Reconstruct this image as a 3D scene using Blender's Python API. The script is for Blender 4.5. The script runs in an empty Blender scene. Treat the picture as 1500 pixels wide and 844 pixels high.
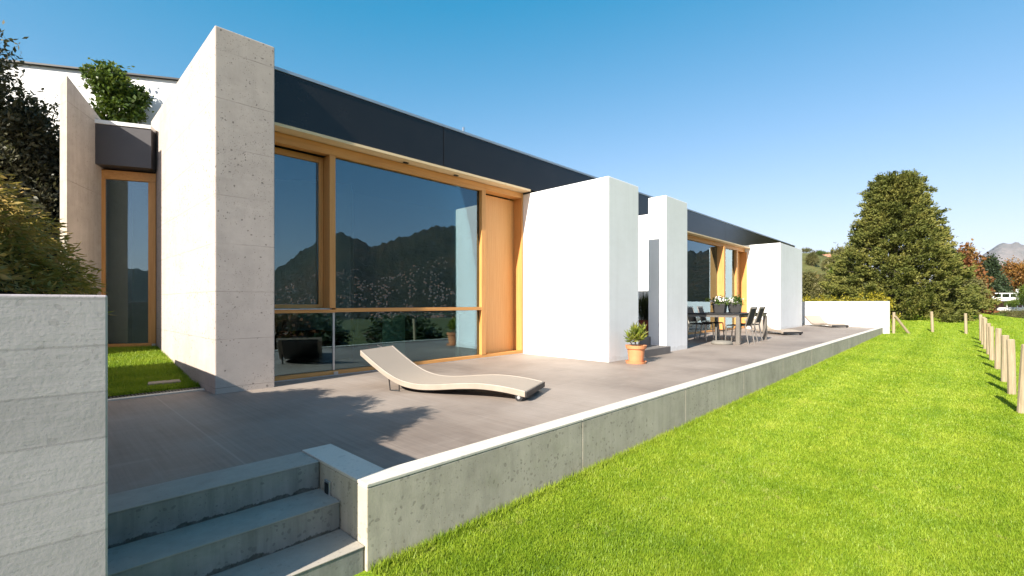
import bpy, bmesh, math, random
import numpy as np
from mathutils import Vector, Matrix
random.seed(7)
R = math.radians
C = bpy.context.scene.collection
scene = bpy.context.scene

# ------------------------------------------------------------------ materials
class NT:
    def __init__(s, name):
        s.m = bpy.data.materials.new(name); s.m.use_nodes = True
        s.t = s.m.node_tree; s.t.nodes.clear()
        s.out = s.n('ShaderNodeOutputMaterial')
    def n(s, typ, **kw):
        nd = s.t.nodes.new(typ)
        for k, v in kw.items(): setattr(nd, k, v)
        return nd
    def l(s, a, b): s.t.links.new(a, b)
    def val(s, sock, v):
        if hasattr(v, 'is_output') or isinstance(v, bpy.types.NodeSocket): s.l(v, sock)
        else: sock.default_value = v
    def pos(s, scale=(1, 1, 1)):
        g = s.n('ShaderNodeNewGeometry'); mp = s.n('ShaderNodeMapping')
        s.l(g.outputs['Position'], mp.inputs['Vector']); mp.inputs['Scale'].default_value = scale
        return mp.outputs[0]
    def objco(s, scale=(1, 1, 1)):
        g = s.n('ShaderNodeTexCoord'); mp = s.n('ShaderNodeMapping')
        s.l(g.outputs['Object'], mp.inputs['Vector']); mp.inputs['Scale'].default_value = scale
        return mp.outputs[0]
    def noise(s, vec, scale, detail=4, rough=.55):
        t = s.n('ShaderNodeTexNoise'); s.l(vec, t.inputs['Vector'])
        t.inputs['Scale'].default_value = scale; t.inputs['Detail'].default_value = detail
        t.inputs['Roughness'].default_value = rough
        return t.outputs['Fac']
    def math(s, op, a, b=0.0, c=0.0):
        m = s.n('ShaderNodeMath', operation=op)
        s.val(m.inputs[0], a); s.val(m.inputs[1], b); s.val(m.inputs[2], c)
        return m.outputs[0]
    def ramp(s, fac, stops):
        r = s.n('ShaderNodeValToRGB'); s.l(fac, r.inputs[0]); e = r.color_ramp.elements
        while len(e) < len(stops): e.new(.5)
        for i, (p, c) in enumerate(stops):
            e[i].position = p; e[i].color = (*c, 1) if len(c) == 3 else c
        return r.outputs[0]
    def mix(s, fac, a, b, mode='MIX'):
        m = s.n('ShaderNodeMix', data_type='RGBA', blend_type=mode)
        s.val(m.inputs[0], fac)
        for i, x in ((6, a), (7, b)):
            if isinstance(x, tuple): m.inputs[i].default_value = (*x, 1) if len(x) == 3 else x
            else: s.l(x, m.inputs[i])
        return m.outputs[2]
    def bump(s, h, strength=.3, dist=.01, nrm=None):
        b = s.n('ShaderNodeBump'); s.l(h, b.inputs['Height'])
        b.inputs['Strength'].default_value = strength; b.inputs['Distance'].default_value = dist
        if nrm: s.l(nrm, b.inputs['Normal'])
        return b.outputs[0]
    def bsdf(s, col, rough=.6, nrm=None, metal=0, spec=.5):
        p = s.n('ShaderNodeBsdfPrincipled')
        s.val(p.inputs['Base Color'], col if not isinstance(col, tuple) else (*col, 1))
        s.val(p.inputs['Roughness'], rough); p.inputs['Metallic'].default_value = metal
        p.inputs['Specular IOR Level'].default_value = spec
        if nrm: s.l(nrm, p.inputs['Normal'])
        s.l(p.outputs[0], s.out.inputs[0]); return p

def m_concrete(name, base, joint=0.0, boards=0.0, pits=.5, joint_off=0.0, dirt=0.0, var=.25, rough=.85, moss=None):
    t = NT(name); P = t.pos()
    d = lambda k: tuple(c*k for c in base)
    big = t.noise(P, 1.1, 5, .6); mid = t.noise(P, 6, 6, .65); fine = t.noise(P, 70, 4, .6)
    f = t.math('ADD', t.math('MULTIPLY', big, .55), t.math('MULTIPLY', mid, .45))
    col = t.ramp(f, [(.3, d(1-var)), (.5, base), (.72, d(1+var*.6))])
    col = t.mix(t.math('MULTIPLY', fine, .25), col, d(.7))
    wp = t.n('ShaderNodeVectorMath', operation='MULTIPLY_ADD'); nv = t.n('ShaderNodeTexNoise'); t.l(P, nv.inputs['Vector']); nv.inputs['Scale'].default_value = 14
    t.l(nv.outputs['Color'], wp.inputs[0]); wp.inputs[1].default_value = (.06, .06, .06); t.l(P, wp.inputs[2])
    def holes(scale, thr, cov, nsc):
        v = t.n('ShaderNodeTexVoronoi'); t.l(wp.outputs[0], v.inputs['Vector']); v.inputs['Scale'].default_value = scale
        sep_ = t.n('ShaderNodeSeparateColor'); t.l(v.outputs['Color'], sep_.inputs[0])
        siz = t.math('MULTIPLY', thr, t.math('MULTIPLY_ADD', sep_.outputs[1], 1.1, .25))
        a_ = t.math('LESS_THAN', v.outputs['Distance'], siz)
        loc_ = t.math('MULTIPLY', t.ramp(t.noise(P, nsc, 3, .6), [(.40, (.02, .02, .02)), (.66, (1, 1, 1))]), cov)
        return t.math('MULTIPLY', a_, t.math('LESS_THAN', sep_.outputs[0], loc_))
    pit = t.math('MAXIMUM', holes(10, .17, .34, 1.1), holes(26, .24, 1.0, 1.2))
    pit = t.math('MAXIMUM', pit, holes(75, .26, .6, 1.8))
    col = t.mix(t.math('MULTIPLY', t.ramp(t.noise(t.pos((3, 3, .5)), 1.1, 7, .7), [(.48, (0, 0, 0)), (.72, (1, 1, 1))]), var*1.4), col, d(.62))
    col = t.mix(t.math('MULTIPLY', pit, pits*.72), col, d(.30))
    pale = t.ramp(t.noise(t.pos((1, 1, 1.8)), 2.3, 6, .7), [(.54, (0, 0, 0)), (.70, (1, 1, 1))])
    col = t.mix(t.math('MULTIPLY', pale, var*1.1), col, d(1.35))
    pit = t.math('MULTIPLY', pit, pits)
    h = t.math('SUBTRACT', t.math('MULTIPLY', mid, .35), pit)
    h = t.math('ADD', h, t.math('MULTIPLY', fine, .15))
    sep = t.n('ShaderNodeSeparateXYZ'); t.l(P, sep.inputs[0])
    def lines(period, off, width, wob):
        z = t.math('ADD', sep.outputs['Z'], off)
        z = t.math('ADD', z, t.math('MULTIPLY_ADD', t.noise(P, 1.5, 2), wob, -wob/2))
        q = t.math('ABSOLUTE', t.math('SUBTRACT', t.math('FRACT', t.math('DIVIDE', z, period)), .5))
        return t.math('LESS_THAN', q, width/period), t.math('FLOOR', t.math('ADD', t.math('DIVIDE', z, period), .5))
    if joint:
        ln, _ = lines(joint, joint_off, .004, .006)
        br = t.ramp(t.noise(P, 3, 2), [(.35, (.15, .15, .15)), (.6, (1, 1, 1))])
        ln = t.math('MULTIPLY', ln, br)
        col = t.mix(t.math('MULTIPLY', ln, .55), col, d(.4)); h = t.math('SUBTRACT', h, t.math('MULTIPLY', ln, .6))
    if boards:
        ln, idx = lines(boards, 0.075, .0035, .014)
        wn = t.n('ShaderNodeTexWhiteNoise', noise_dimensions='1D'); t.l(idx, wn.inputs['W'])
        tone = t.math('MULTIPLY_ADD', wn.outputs[0], .15, .90)
        col = t.mix(1.0, col, t.ramp(tone, [(0, (0, 0, 0)), (1, (1, 1, 1))]), 'MULTIPLY')
        col = t.mix(t.math('MULTIPLY', ln, .4), col, d(.55))
        grain = t.noise(t.pos((1.6, 1.6, 16)), 2.2, 6, .7)
        col = t.mix(t.math('MULTIPLY', grain, .16), col, d(.7))
        h = t.math('ADD', h, t.math('ADD', t.math('MULTIPLY', grain, .22), t.math('MULTIPLY', wn.outputs[0], .8)))
        h = t.math('SUBTRACT', h, t.math('MULTIPLY', ln, .8))
    if dirt:
        st = t.noise(t.pos((9, 9, .7)), 1.6, 5, .65)
        col = t.mix(t.math('MULTIPLY', t.ramp(st, [(.42, (0, 0, 0)), (.68, (1, 1, 1))]), dirt), col, d(.42))
        algae = t.ramp(t.noise(P, 2.6, 6, .7), [(.52, (0, 0, 0)), (.7, (1, 1, 1))])
        col = t.mix(t.math('MULTIPLY', algae, dirt*.8), col, (base[0]*.55, base[1]*.62, base[2]*.4))
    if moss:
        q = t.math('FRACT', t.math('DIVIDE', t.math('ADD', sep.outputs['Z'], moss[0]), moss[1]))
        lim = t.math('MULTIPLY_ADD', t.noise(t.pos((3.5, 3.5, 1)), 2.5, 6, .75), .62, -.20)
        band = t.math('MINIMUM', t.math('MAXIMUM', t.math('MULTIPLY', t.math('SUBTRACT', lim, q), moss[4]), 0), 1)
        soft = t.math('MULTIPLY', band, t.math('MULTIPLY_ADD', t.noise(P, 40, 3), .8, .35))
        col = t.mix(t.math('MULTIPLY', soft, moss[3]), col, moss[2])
    t.bsdf(col, rough, t.bump(h, .7, .007), spec=.3)
    return t.m

def m_plain(name, col, rough=.6, metal=0, var=.1, scale=8, bump=.0, spec=.5):
    t = NT(name); P = t.pos(); n = t.noise(P, scale, 5)
    c = t.ramp(n, [(.3, tuple(x*(1-var) for x in col)), (.7, tuple(min(1, x*(1+var)) for x in col))])
    t.bsdf(c, rough, t.bump(t.noise(P, scale*6, 3), bump, .004) if bump else None, metal, spec)
    return t.m

def m_wood(name, a, b, axis, rough=.5):
    t = NT(name)
    sc = {'x': (.5, 14, 14), 'z': (14, 14, .5)}[axis]
    P = t.pos(sc); g = t.noise(P, 3.2, 6, .65); g2 = t.noise(t.pos(tuple(s*4 for s in sc)), 4, 3, .6)
    f = t.math('ADD', t.math('MULTIPLY', g, .7), t.math('MULTIPLY', g2, .3))
    c = t.ramp(f, [(.32, a), (.66, b)])
    t.bsdf(c, rough, t.bump(f, .12, .003), spec=.35); return t.m

def m_leaf(name, stops, scale=1.2, trans=.3, rough=.55, fine=9):
    t = NT(name); P = t.pos()
    f = t.math('ADD', t.math('MULTIPLY', t.noise(P, scale, 3), .55), t.math('MULTIPLY', t.noise(P, fine, 3), .45))
    c = t.ramp(f, stops)
    p = t.bsdf(c, rough, spec=.3)
    tr = t.n('ShaderNodeBsdfTranslucent'); t.l(t.mix(.5, c, (.12, .16, .02)), tr.inputs[0])
    mx = t.n('ShaderNodeMixShader'); mx.inputs[0].default_value = trans
    t.l(p.outputs[0], mx.inputs[1]); t.l(tr.outputs[0], mx.inputs[2]); t.l(mx.outputs[0], t.out.inputs[0])
    return t.m

M = {}
M['pier'] = m_concrete('raw_concrete', (.45, .385, .34), joint=.535, joint_off=.205, pits=1.0, var=.20)
M['boards'] = m_concrete('board_marked_concrete', (.465, .412, .43), boards=.168, pits=.28, var=.16)
M['wing'] = m_concrete('beige_concrete', (.44, .38, .32), joint=1.07, pits=.35, dirt=.18)
M['kerb'] = m_concrete('kerb_concrete', (.48, .428, .335), pits=.6, dirt=.22, var=.3, moss=(.50, 1.3, (.19, .14, .07), .75, 5))
M['kerbtop'] = m_concrete('coping_concrete', (.57, .53, .455), pits=.25, var=.14)
M['step'] = m_concrete('shaded_step_concrete', (.25, .245, .225), pits=.55, dirt=.5, var=.35, moss=(.155, .16, (.035, .036, .026), 1.0, 30))  # riser shade painted in with darker base and heavier streaks; stains and moss real
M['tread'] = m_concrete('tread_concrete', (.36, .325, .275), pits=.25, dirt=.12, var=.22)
M['darkstep'] = m_concrete('dark_step_concrete', (.15, .135, .125), pits=.2, var=.2)

def m_white():
    t = NT('white_plaster'); P = t.pos()
    c = t.ramp(t.noise(P, .9, 5, .6), [(.3, (.75, .745, .725)), (.6, (.80, .795, .78))])
    c = t.mix(t.math('MULTIPLY', t.ramp(t.noise(t.pos((7, 7, .35)), 1.4, 5), [(.5, (0, 0, 0)), (.75, (1, 1, 1))]), .14), c, (.5, .48, .44))
    sp = t.n('ShaderNodeSeparateXYZ'); t.l(P, sp.inputs[0])
    foot = t.math('LESS_THAN', sp.outputs['Z'], t.math('MULTIPLY_ADD', t.noise(P, 3.5, 6, .75), .30, -.08))
    c = t.mix(t.math('MULTIPLY', foot, t.math('MULTIPLY', t.noise(P, 18, 4, .7), .45)), c, (.42, .38, .32))
    tro = t.noise(t.pos((1, 1, 2.2)), 2.3, 6, .7)
    c = t.mix(t.math('MULTIPLY', t.ramp(tro, [(.45, (0, 0, 0)), (.7, (1, 1, 1))]), .16), c, (.62, .60, .57))
    t.bsdf(c, .8, t.bump(t.math('ADD', t.noise(P, 45, 4), t.noise(P, 4, 3)), .12, .006), spec=.3); return t.m
M['white'] = m_white()
M['whitepaint'] = m_plain('white_paint', (.78, .77, .75), .6)

def m_floor():
    t = NT('terrace_concrete'); P = t.pos()
    a = t.noise(P, .55, 6, .6); st = t.noise(t.pos((1.2, 26, 1)), 1.0, 5, .65); st2 = t.noise(t.pos((30, 1.0, 1)), 1.0, 5, .65)
    fine = t.noise(P, 90, 3)
    st3 = t.noise(t.pos((55, .8, 1)), 1.0, 6, .7)
    f = t.math('ADD', t.math('MULTIPLY', a, .62), t.math('MULTIPLY', st, .06)); f = t.math('ADD', f, t.math('MULTIPLY', st2, .18)); f = t.math('ADD', f, t.math('MULTIPLY', st3, .14))
    c = t.ramp(f, [(.36, (.150, .115, .092)), (.5, (.258, .210, .174)), (.64, (.345, .29, .247))])
    blot = t.ramp(t.noise(P, 1.7, 7, .7), [(.5, (0, 0, 0)), (.68, (1, 1, 1))])
    c = t.mix(t.math('MULTIPLY', blot, .24), c, (.155, .125, .105))
    c = t.mix(t.math('MULTIPLY', fine, .3), c, (.12, .108, .10))
    # pale scuffs and mineral streaks
    sc = t.ramp(t.noise(t.pos((.8, 3.2, 1)), 1.3, 7, .72), [(.56, (0, 0, 0)), (.72, (1, 1, 1))])
    c = t.mix(t.math('MULTIPLY', sc, .30), c, (.37, .325, .28))
    sep = t.n('ShaderNodeSeparateXYZ'); t.l(P, sep.inputs[0])
    q = t.math('ABSOLUTE', t.math('SUBTRACT', t.math('FRACT', t.math('DIVIDE', t.math('ADD', sep.outputs['X'], .62), 3.1)), .5))
    ln = t.math('LESS_THAN', q, .0022)
    c = t.mix(t.math('MULTIPLY', ln, .35), c, (.36, .31, .26))
    h = t.math('ADD', t.math('MULTIPLY', st, .6), t.math('MULTIPLY', fine, .3))
    h = t.math('SUBTRACT', h, ln)
    t.bsdf(c, t.math('MULTIPLY_ADD', a, .3, .5), t.bump(h, .22, .004), spec=.35); return t.m
M['floor'] = m_floor()
M['woodx'] = m_wood('larch_wood_horizontal', (.46, .20, .052), (.62, .31, .10), 'x')
M['woodz'] = m_wood('larch_wood_upright', (.46, .20, .052), (.62, .31, .10), 'z')
M['doorwood'] = m_wood('door_veneer', (.58, .27, .08), (.66, .34, .115), 'z', .42)
M['palewood'] = m_wood('pale_soffit_wood', (.62, .46, .26), (.72, .56, .35), 'x')
M['postwood'] = m_wood('weathered_post_wood', (.20, .15, .09), (.40, .325, .215), 'z', .75)
M['fascia'] = m_plain('charcoal_metal', (.013, .011, .010), .18, 0, .15, 3, spec=.42)
M['lintel'] = m_plain('anthracite_panel', (.060, .054, .055), .45, 0, .08, 5)
M['alu'] = m_plain('aluminium', (.55, .56, .58), .35, .9, .06)
M['dark'] = m_plain('dark_metal', (.012, .012, .013), .45, 0, .1)
M['flash'] = m_plain('zinc_flashing', (.42, .45, .48), .4, .7, .06)

def m_glass():
    t = NT('window_glass')
    tr = t.n('ShaderNodeBsdfTransparent'); tr.inputs[0].default_value = (.50, .60, .57, 1)
    gl = t.n('ShaderNodeBsdfGlossy'); gl.inputs['Roughness'].default_value = 0.0; gl.inputs[0].default_value = (.64, .86, 1, 1)
    fr = t.n('ShaderNodeFresnel'); fr.inputs[0].default_value = 1.5
    nz = t.noise(t.pos(), .5, 2)
    b = t.bump(nz, .10, .03); t.l(b, gl.inputs['Normal'])
    fac = t.math('MINIMUM', t.math('MULTIPLY_ADD', fr.outputs[0], 1.15, .12), 1.0)
    mx = t.n('ShaderNodeMixShader'); t.l(fac, mx.inputs[0]); t.l(tr.outputs[0], mx.inputs[1]); t.l(gl.outputs[0], mx.inputs[2])
    t.l(mx.outputs[0], t.out.inputs[0]); return t.m
M['glass'] = m_glass()
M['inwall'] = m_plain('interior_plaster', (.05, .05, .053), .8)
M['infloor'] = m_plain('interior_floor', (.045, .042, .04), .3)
M['fabricdark'] = m_plain('dark_upholstery', (.012, .013, .015), .8, bump=.3, scale=30)
M['radiator'] = m_plain('radiator_enamel', (.22, .34, .40), .35)
M['greenglass'] = m_plain('green_frosted_glass', (.66, .90, .72), .25, 0, .10, 3)
def m_sling():
    t = NT('woven_sling'); P = t.objco()
    w = t.n('ShaderNodeTexWave', bands_direction='X'); t.l(P, w.inputs[0]); w.inputs['Scale'].default_value = 90
    w2 = t.n('ShaderNodeTexWave', bands_direction='Y'); t.l(P, w2.inputs[0]); w2.inputs['Scale'].default_value = 90
    h = t.math('MULTIPLY', w.outputs[1], w2.outputs[1])
    c = t.mix(t.math('MULTIPLY', t.noise(P, 3, 4), .6), (.36, .30, .242), (.30, .25, .20))
    c = t.mix(t.math('MULTIPLY', h, .2), c, (.24, .20, .16))
    t.bsdf(c, .7, t.bump(h, .25, .002), spec=.3); return t.m
M['sling'] = m_sling()
M['slingframe'] = m_plain('beige_frame', (.30, .25, .20), .5)
M['steel'] = m_plain('brushed_steel', (.33, .30, .265), .38, .85, .08)
M['blackweave'] = m_plain('black_webbing', (.018, .017, .017), .7, 0, .3, 60, .3)
M['tabletop'] = m_plain('dark_tabletop', (.022, .020, .019), .6, 0, .2, 6, spec=.25)
M['terracotta'] = m_plain('terracotta', (.56, .225, .095), .75, 0, .14, 7, .15)
M['redpot'] = m_plain('dark_red_glaze', (.28, .05, .03), .4, 0, .15, 7)
M['planter'] = m_plain('charcoal_planter', (.035, .034, .034), .5, 0, .15, 9)
M['soil'] = m_plain('soil', (.06, .042, .028), .95, 0, .3, 25, .6)
M['basecon'] = m_concrete('cast_base_concrete', (.19, .175, .15), pits=.6, var=.25)
M['bark'] = m_plain('bark', (.085, .062, .045), .9, 0, .35, 18, .6)
M['darkbark'] = m_plain('dark_bark', (.045, .036, .028), .9, 0, .35, 18, .6)
M['rooftile'] = m_plain('terracotta_roof_tiles', (.42, .20, .12), .8, 0, .2, 5)
M['stone'] = m_concrete('stepping_stone_mat', (.30, .25, .20), pits=.3)
M['flower'] = m_plain('white_petals', (.78, .74, .70), .6)

def m_ground(name, lawn):
    t = NT(name); P = t.pos()
    if lawn:
        a = t.noise(P, .8, 5, .6); b = t.noise(P, 14, 4, .65); s = t.noise(t.pos((.25, 4, 1)), 1.1, 4)
        f = t.math('ADD', t.math('MULTIPLY', a, .4), t.math('MULTIPLY', b, .35)); f = t.math('ADD', f, t.math('MULTIPLY', s, .25))
        c = t.ramp(f, [(.32, (.075, .150, .006)), (.5, (.15, .235, .010)), (.68, (.25, .29, .022))])
        t.bsdf(c, .8, t.bump(t.math('ADD', b, t.noise(P, 70, 3)), .8, .02), spec=.15)
    else:
        a = t.noise(P, .035, 6, .6); b = t.noise(P, .4, 5, .65)
        f = t.math('ADD', t.math('MULTIPLY', a, .5), t.math('MULTIPLY', b, .5))
        c = t.ramp(f, [(.3, (.035, .06, .015)), (.46, (.085, .095, .03)), (.6, (.13, .125, .045)), (.72, (.16, .125, .065))])
        t.bsdf(c, .9, t.bump(b, .8, .3), spec=.1)
    return t.m
M['lawn'] = m_ground('lawn_turf', True); M['terrain'] = m_ground('rough_meadow', False)
def m_blade():
    t = NT('grass_blades'); P = t.pos()
    big = t.noise(P, .55, 4, .6); mid = t.noise(P, 3.2, 5, .65); fine = t.noise(P, 45, 2); mow = t.noise(t.pos((.12, 3.4, 1)), 1.0, 4, .6)
    f = t.math('ADD', t.math('MULTIPLY', big, .25), t.math('MULTIPLY', mid, .30)); f = t.math('ADD', f, t.math('MULTIPLY', fine, .25)); f = t.math('ADD', f, t.math('MULTIPLY', mow, .20))
    c = t.ramp(f, [(.36, (.10, .19, .010)), (.47, (.21, .31, .018)), (.57, (.32, .40, .035)), (.67, (.46, .48, .09))])
    dry = t.ramp(t.noise(P, 5.5, 6, .75), [(.60, (0, 0, 0)), (.72, (1, 1, 1))])
    c = t.mix(t.math('MULTIPLY', dry, .6), c, (.44, .36, .15))
    p = t.bsdf(c, .5, spec=.3); tr = t.n('ShaderNodeBsdfTranslucent'); t.l(t.mix(.35, c, (.14, .2, .02)), tr.inputs[0])
    mx = t.n('ShaderNodeMixShader'); mx.inputs[0].default_value = .35
    t.l(p.outputs[0], mx.inputs[1]); t.l(tr.outputs[0], mx.inputs[2]); t.l(mx.outputs[0], t.out.inputs[0]); return t.m
M['blade'] = m_blade()
M['stripblade'] = M['blade']
M['conifer'] = m_leaf('conifer_foliage', [(.30, (.040, .050, .010)), (.46, (.105, .118, .022)), (.60, (.20, .192, .042)), (.75, (.26, .21, .06))], .9, .2, .7, 4)
M['olive'] = m_leaf('dark_olive_leaves', [(.3, (.026, .029, .016)), (.52, (.070, .068, .036)), (.70, (.15, .135, .09))], 1.1, .15, .5)
M['nandina'] = m_leaf('bronze_green_leaves', [(.30, (.07, .085, .014)), (.40, (.20, .175, .03)), (.49, (.42, .29, .07)), (.62, (.62, .38, .14))], 2.6, .42, .5, 14)
M['roofshrub'] = m_leaf('glossy_green_leaves', [(.3, (.022, .050, .007)), (.55, (.085, .13, .014)), (.72, (.24, .24, .03))], 2, .25, .4)
M['hedge'] = m_leaf('yellow_hedge_leaves', [(.3, (.10, .11, .01)), (.5, (.27, .23, .016)), (.7, (.42, .32, .03))], 1.5, .3)
M['bush'] = m_leaf('olive_bush_leaves', [(.3, (.05, .055, .015)), (.5, (.12, .115, .035)), (.7, (.19, .16, .07))], .5, .2)
M['greenbush'] = m_leaf('green_bush_leaves', [(.3, (.02, .045, .006)), (.5, (.075, .12, .012)), (.7, (.17, .19, .02))], .6, .25)
M['autumn'] = m_leaf('autumn_leaves', [(.3, (.10, .045, .012)), (.5, (.22, .10, .022)), (.7, (.30, .20, .03))], .5, .25)
M['redleaf'] = m_leaf('russet_leaves', [(.3, (.085, .03, .014)), (.5, (.17, .06, .022)), (.72, (.19, .16, .03))], .5, .2)
M['darkpine'] = m_leaf('dark_pine_needles', [(.3, (.012, .022, .010)), (.55, (.035, .055, .02)), (.75, (.07, .085, .035))], .6, .15)
M['plum'] = m_leaf('dark_plum_leaves', [(.3, (.035, .025, .015)), (.55, (.08, .05, .032)), (.75, (.12, .09, .045))], .3, .15)
M['spear'] = m_leaf('spear_leaves', [(.3, (.05, .085, .012)), (.5, (.16, .20, .025)), (.68, (.36, .32, .06))], 8, .25, .4, 25)
M['rush'] = m_leaf('dark_rush_leaves', [(.3, (.012, .020, .006)), (.6, (.045, .055, .016))], 8, .2, .5, 25)
M['flowerleaf'] = m_leaf('planter_leaves', [(.3, (.03, .06, .01)), (.6, (.10, .15, .03))], 8, .25, .5, 25)

# ------------------------------------------------------------------ object helpers
def link(name, me, mats, parent=None):
    o = bpy.data.objects.new(name, me); C.objects.link(o)
    for m in (mats if isinstance(mats, (list, tuple)) else [mats]): me.materials.append(m)
    if parent: o.parent = parent
    return o
def thing(name, label, cat, loc=(0, 0, 0), rz=0, group=None):
    o = bpy.data.objects.new(name, None); C.objects.link(o); o.empty_display_size = .2
    o.location = loc; o.rotation_euler = (0, 0, rz); o['label'] = label; o['category'] = cat
    if group: o['group'] = group
    return o
def tag(o, label, cat, group=None, kind=None):
    if kind: o['kind'] = kind
    if label: o['label'] = label
    if cat: o['category'] = cat
    if group: o['group'] = group
    return o
def copy_tree(o, parent=None, **kw):
    c = o.copy(); C.objects.link(c); c.parent = parent
    for ch in list(o.children): copy_tree(ch, c)
    return c

class MB:
    def __init__(s): s.v = []; s.f = []; s.mi = []
    def add(s, vs, fs, mi=0):
        b = len(s.v); s.v += [tuple(x) for x in vs]
        for f in fs: s.f.append(tuple(i+b for i in f)); s.mi.append(mi)
        return s
    def box(s, x0, x1, y0, y1, z0, z1, mi=0):
        return s.prism([(x0, y0), (x1, y0), (x1, y1), (x0, y1)], z0, z1, mi)
    def prism(s, poly, z0, z1, mi=0, top=None):
        n = len(poly); a = sum(poly[i][0]*poly[(i+1) % n][1]-poly[(i+1) % n][0]*poly[i][1] for i in range(n))
        if a < 0: poly = poly[::-1]
        zt = (lambda p: z1) if not callable(z1) else z1
        vs = [(x, y, z0) for x, y in poly]+[(x, y, zt((x, y))) for x, y in poly]
        s.add(vs, [tuple(range(n-1, -1, -1))]+[(i, (i+1) % n, (i+1) % n+n, i+n) for i in range(n)], mi)
        s.add(vs, [tuple(range(n, 2*n))], mi if top is None else top); return s
    def tube(s, pts, r, n=8, mi=0, cap=True):
        pts = [Vector(p) for p in pts]; rs = r if isinstance(r, (list, tuple)) else [r]*len(pts)
        b = []; up = Vector((0, 0, 1))
        for i, p in enumerate(pts):
            d = (pts[min(i+1, len(pts)-1)]-pts[max(i-1, 0)]).normalized()
            a = d.cross(up if abs(d.z) < .95 else Vector((1, 0, 0))).normalized(); c = a.cross(d)
            for k in range(n):
                t = 2*math.pi*k/n; b.append(p+(a*math.cos(t)+c*math.sin(t))*rs[i])
        m = len(pts)
        fs = [(i*n+k, i*n+(k+1) % n, (i+1)*n+(k+1) % n, (i+1)*n+k) for i in range(m-1) for k in range(n)]
        if cap: fs += [tuple(range(n-1, -1, -1)), tuple(range((m-1)*n, m*n))]
        s.add(b, fs, mi); return s
    def lathe(s, prof, cx=0, cy=0, n=28, mi=0):
        b = [(cx+r*math.cos(2*math.pi*k/n), cy+r*math.sin(2*math.pi*k/n), z) for r, z in prof for k in range(n)]
        fs = [(i*n+k, i*n+(k+1) % n, (i+1)*n+(k+1) % n, (i+1)*n+k) for i in range(len(prof)-1) for k in range(n)]
        s.add(b, fs, mi); return s
    def build(s, name, mats, parent=None, bevel=0.0, smooth=False):
        me = bpy.data.meshes.new(name); me.from_pydata(s.v, [], s.f)
        me.polygons.foreach_set('material_index', s.mi)
        bm = bmesh.new(); bm.from_mesh(me)
        bmesh.ops.remove_doubles(bm, verts=bm.verts, dist=1e-5); bmesh.ops.recalc_face_normals(bm, faces=bm.faces)
        bm.to_mesh(me); bm.free()
        if smooth: me.polygons.foreach_set('use_smooth', [True]*len(me.polygons))
        o = link(name, me, mats, parent)
        if bevel:
            bv = o.modifiers.new('edge', 'BEVEL'); bv.width = bevel; bv.segments = 2; bv.limit_method = 'ANGLE'; bv.angle_limit = R(40)
        return o

rng = np.random.default_rng(11)
def np_mesh(name, V, F, mat, parent=None, smooth=False):
    me = bpy.data.meshes.new(name); n = F.shape[1]
    me.vertices.add(len(V)); me.vertices.foreach_set('co', V.astype(np.float32).ravel())
    me.loops.add(F.size); me.loops.foreach_set('vertex_index', F.astype(np.int32).ravel())
    me.polygons.add(len(F)); me.polygons.foreach_set('loop_start', np.arange(0, F.size, n, dtype=np.int32))
    if smooth: me.polygons.foreach_set('use_smooth', np.ones(len(F), dtype=bool))
    me.update(calc_edges=True)
    return link(name, me, mat, parent)
def unit(a): return a/np.maximum(np.linalg.norm(a, axis=1, keepdims=True), 1e-9)
def leaves(P, L, W, D=None, spread=1.0):
    """leaf-shaped quads: P centres, D preferred direction of each leaf"""
    n = len(P); d = rng.normal(size=(n, 3))
    d = unit(d if D is None else D+d*spread)
    s = unit(np.cross(d, rng.normal(size=(n, 3))))
    L = (L*(.6+.8*rng.random(n)))[:, None]; Wd = (W*(.6+.8*rng.random(n)))[:, None]
    nr = np.cross(d, s)
    a = P-d*L*.5; b = P+s*Wd*.5+nr*L*.06; c = P+d*L*.5; e = P-s*Wd*.5+nr*L*.06
    V = np.stack([a, b, c, e], 1).reshape(-1, 3)
    return V, np.arange(4*n).reshape(n, 4)
def clumped(blobs, nclump, per, cr, inner=.35):
    """points in clumps near the surface of ellipsoid blobs [(cx,cy,cz,rx,ry,rz)]"""
    B = np.array(blobs, float); w = (B[:, 3]*B[:, 4]+B[:, 3]*B[:, 5]); w /= w.sum()
    k = rng.choice(len(B), nclump, p=w); u = unit(rng.normal(size=(nclump, 3)))
    rad = 1-inner*rng.random(nclump)**1.5
    rad *= 1+.10*rng.normal(size=nclump)
    c = B[k, :3]+u*B[k, 3:]*rad[:, None]
    P = np.repeat(c, per, 0)+rng.normal(size=(nclump*per, 3))*cr*(.6+.7*np.repeat(rng.random(nclump), per))[:, None]
    return P, np.repeat(u, per, 0)

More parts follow.
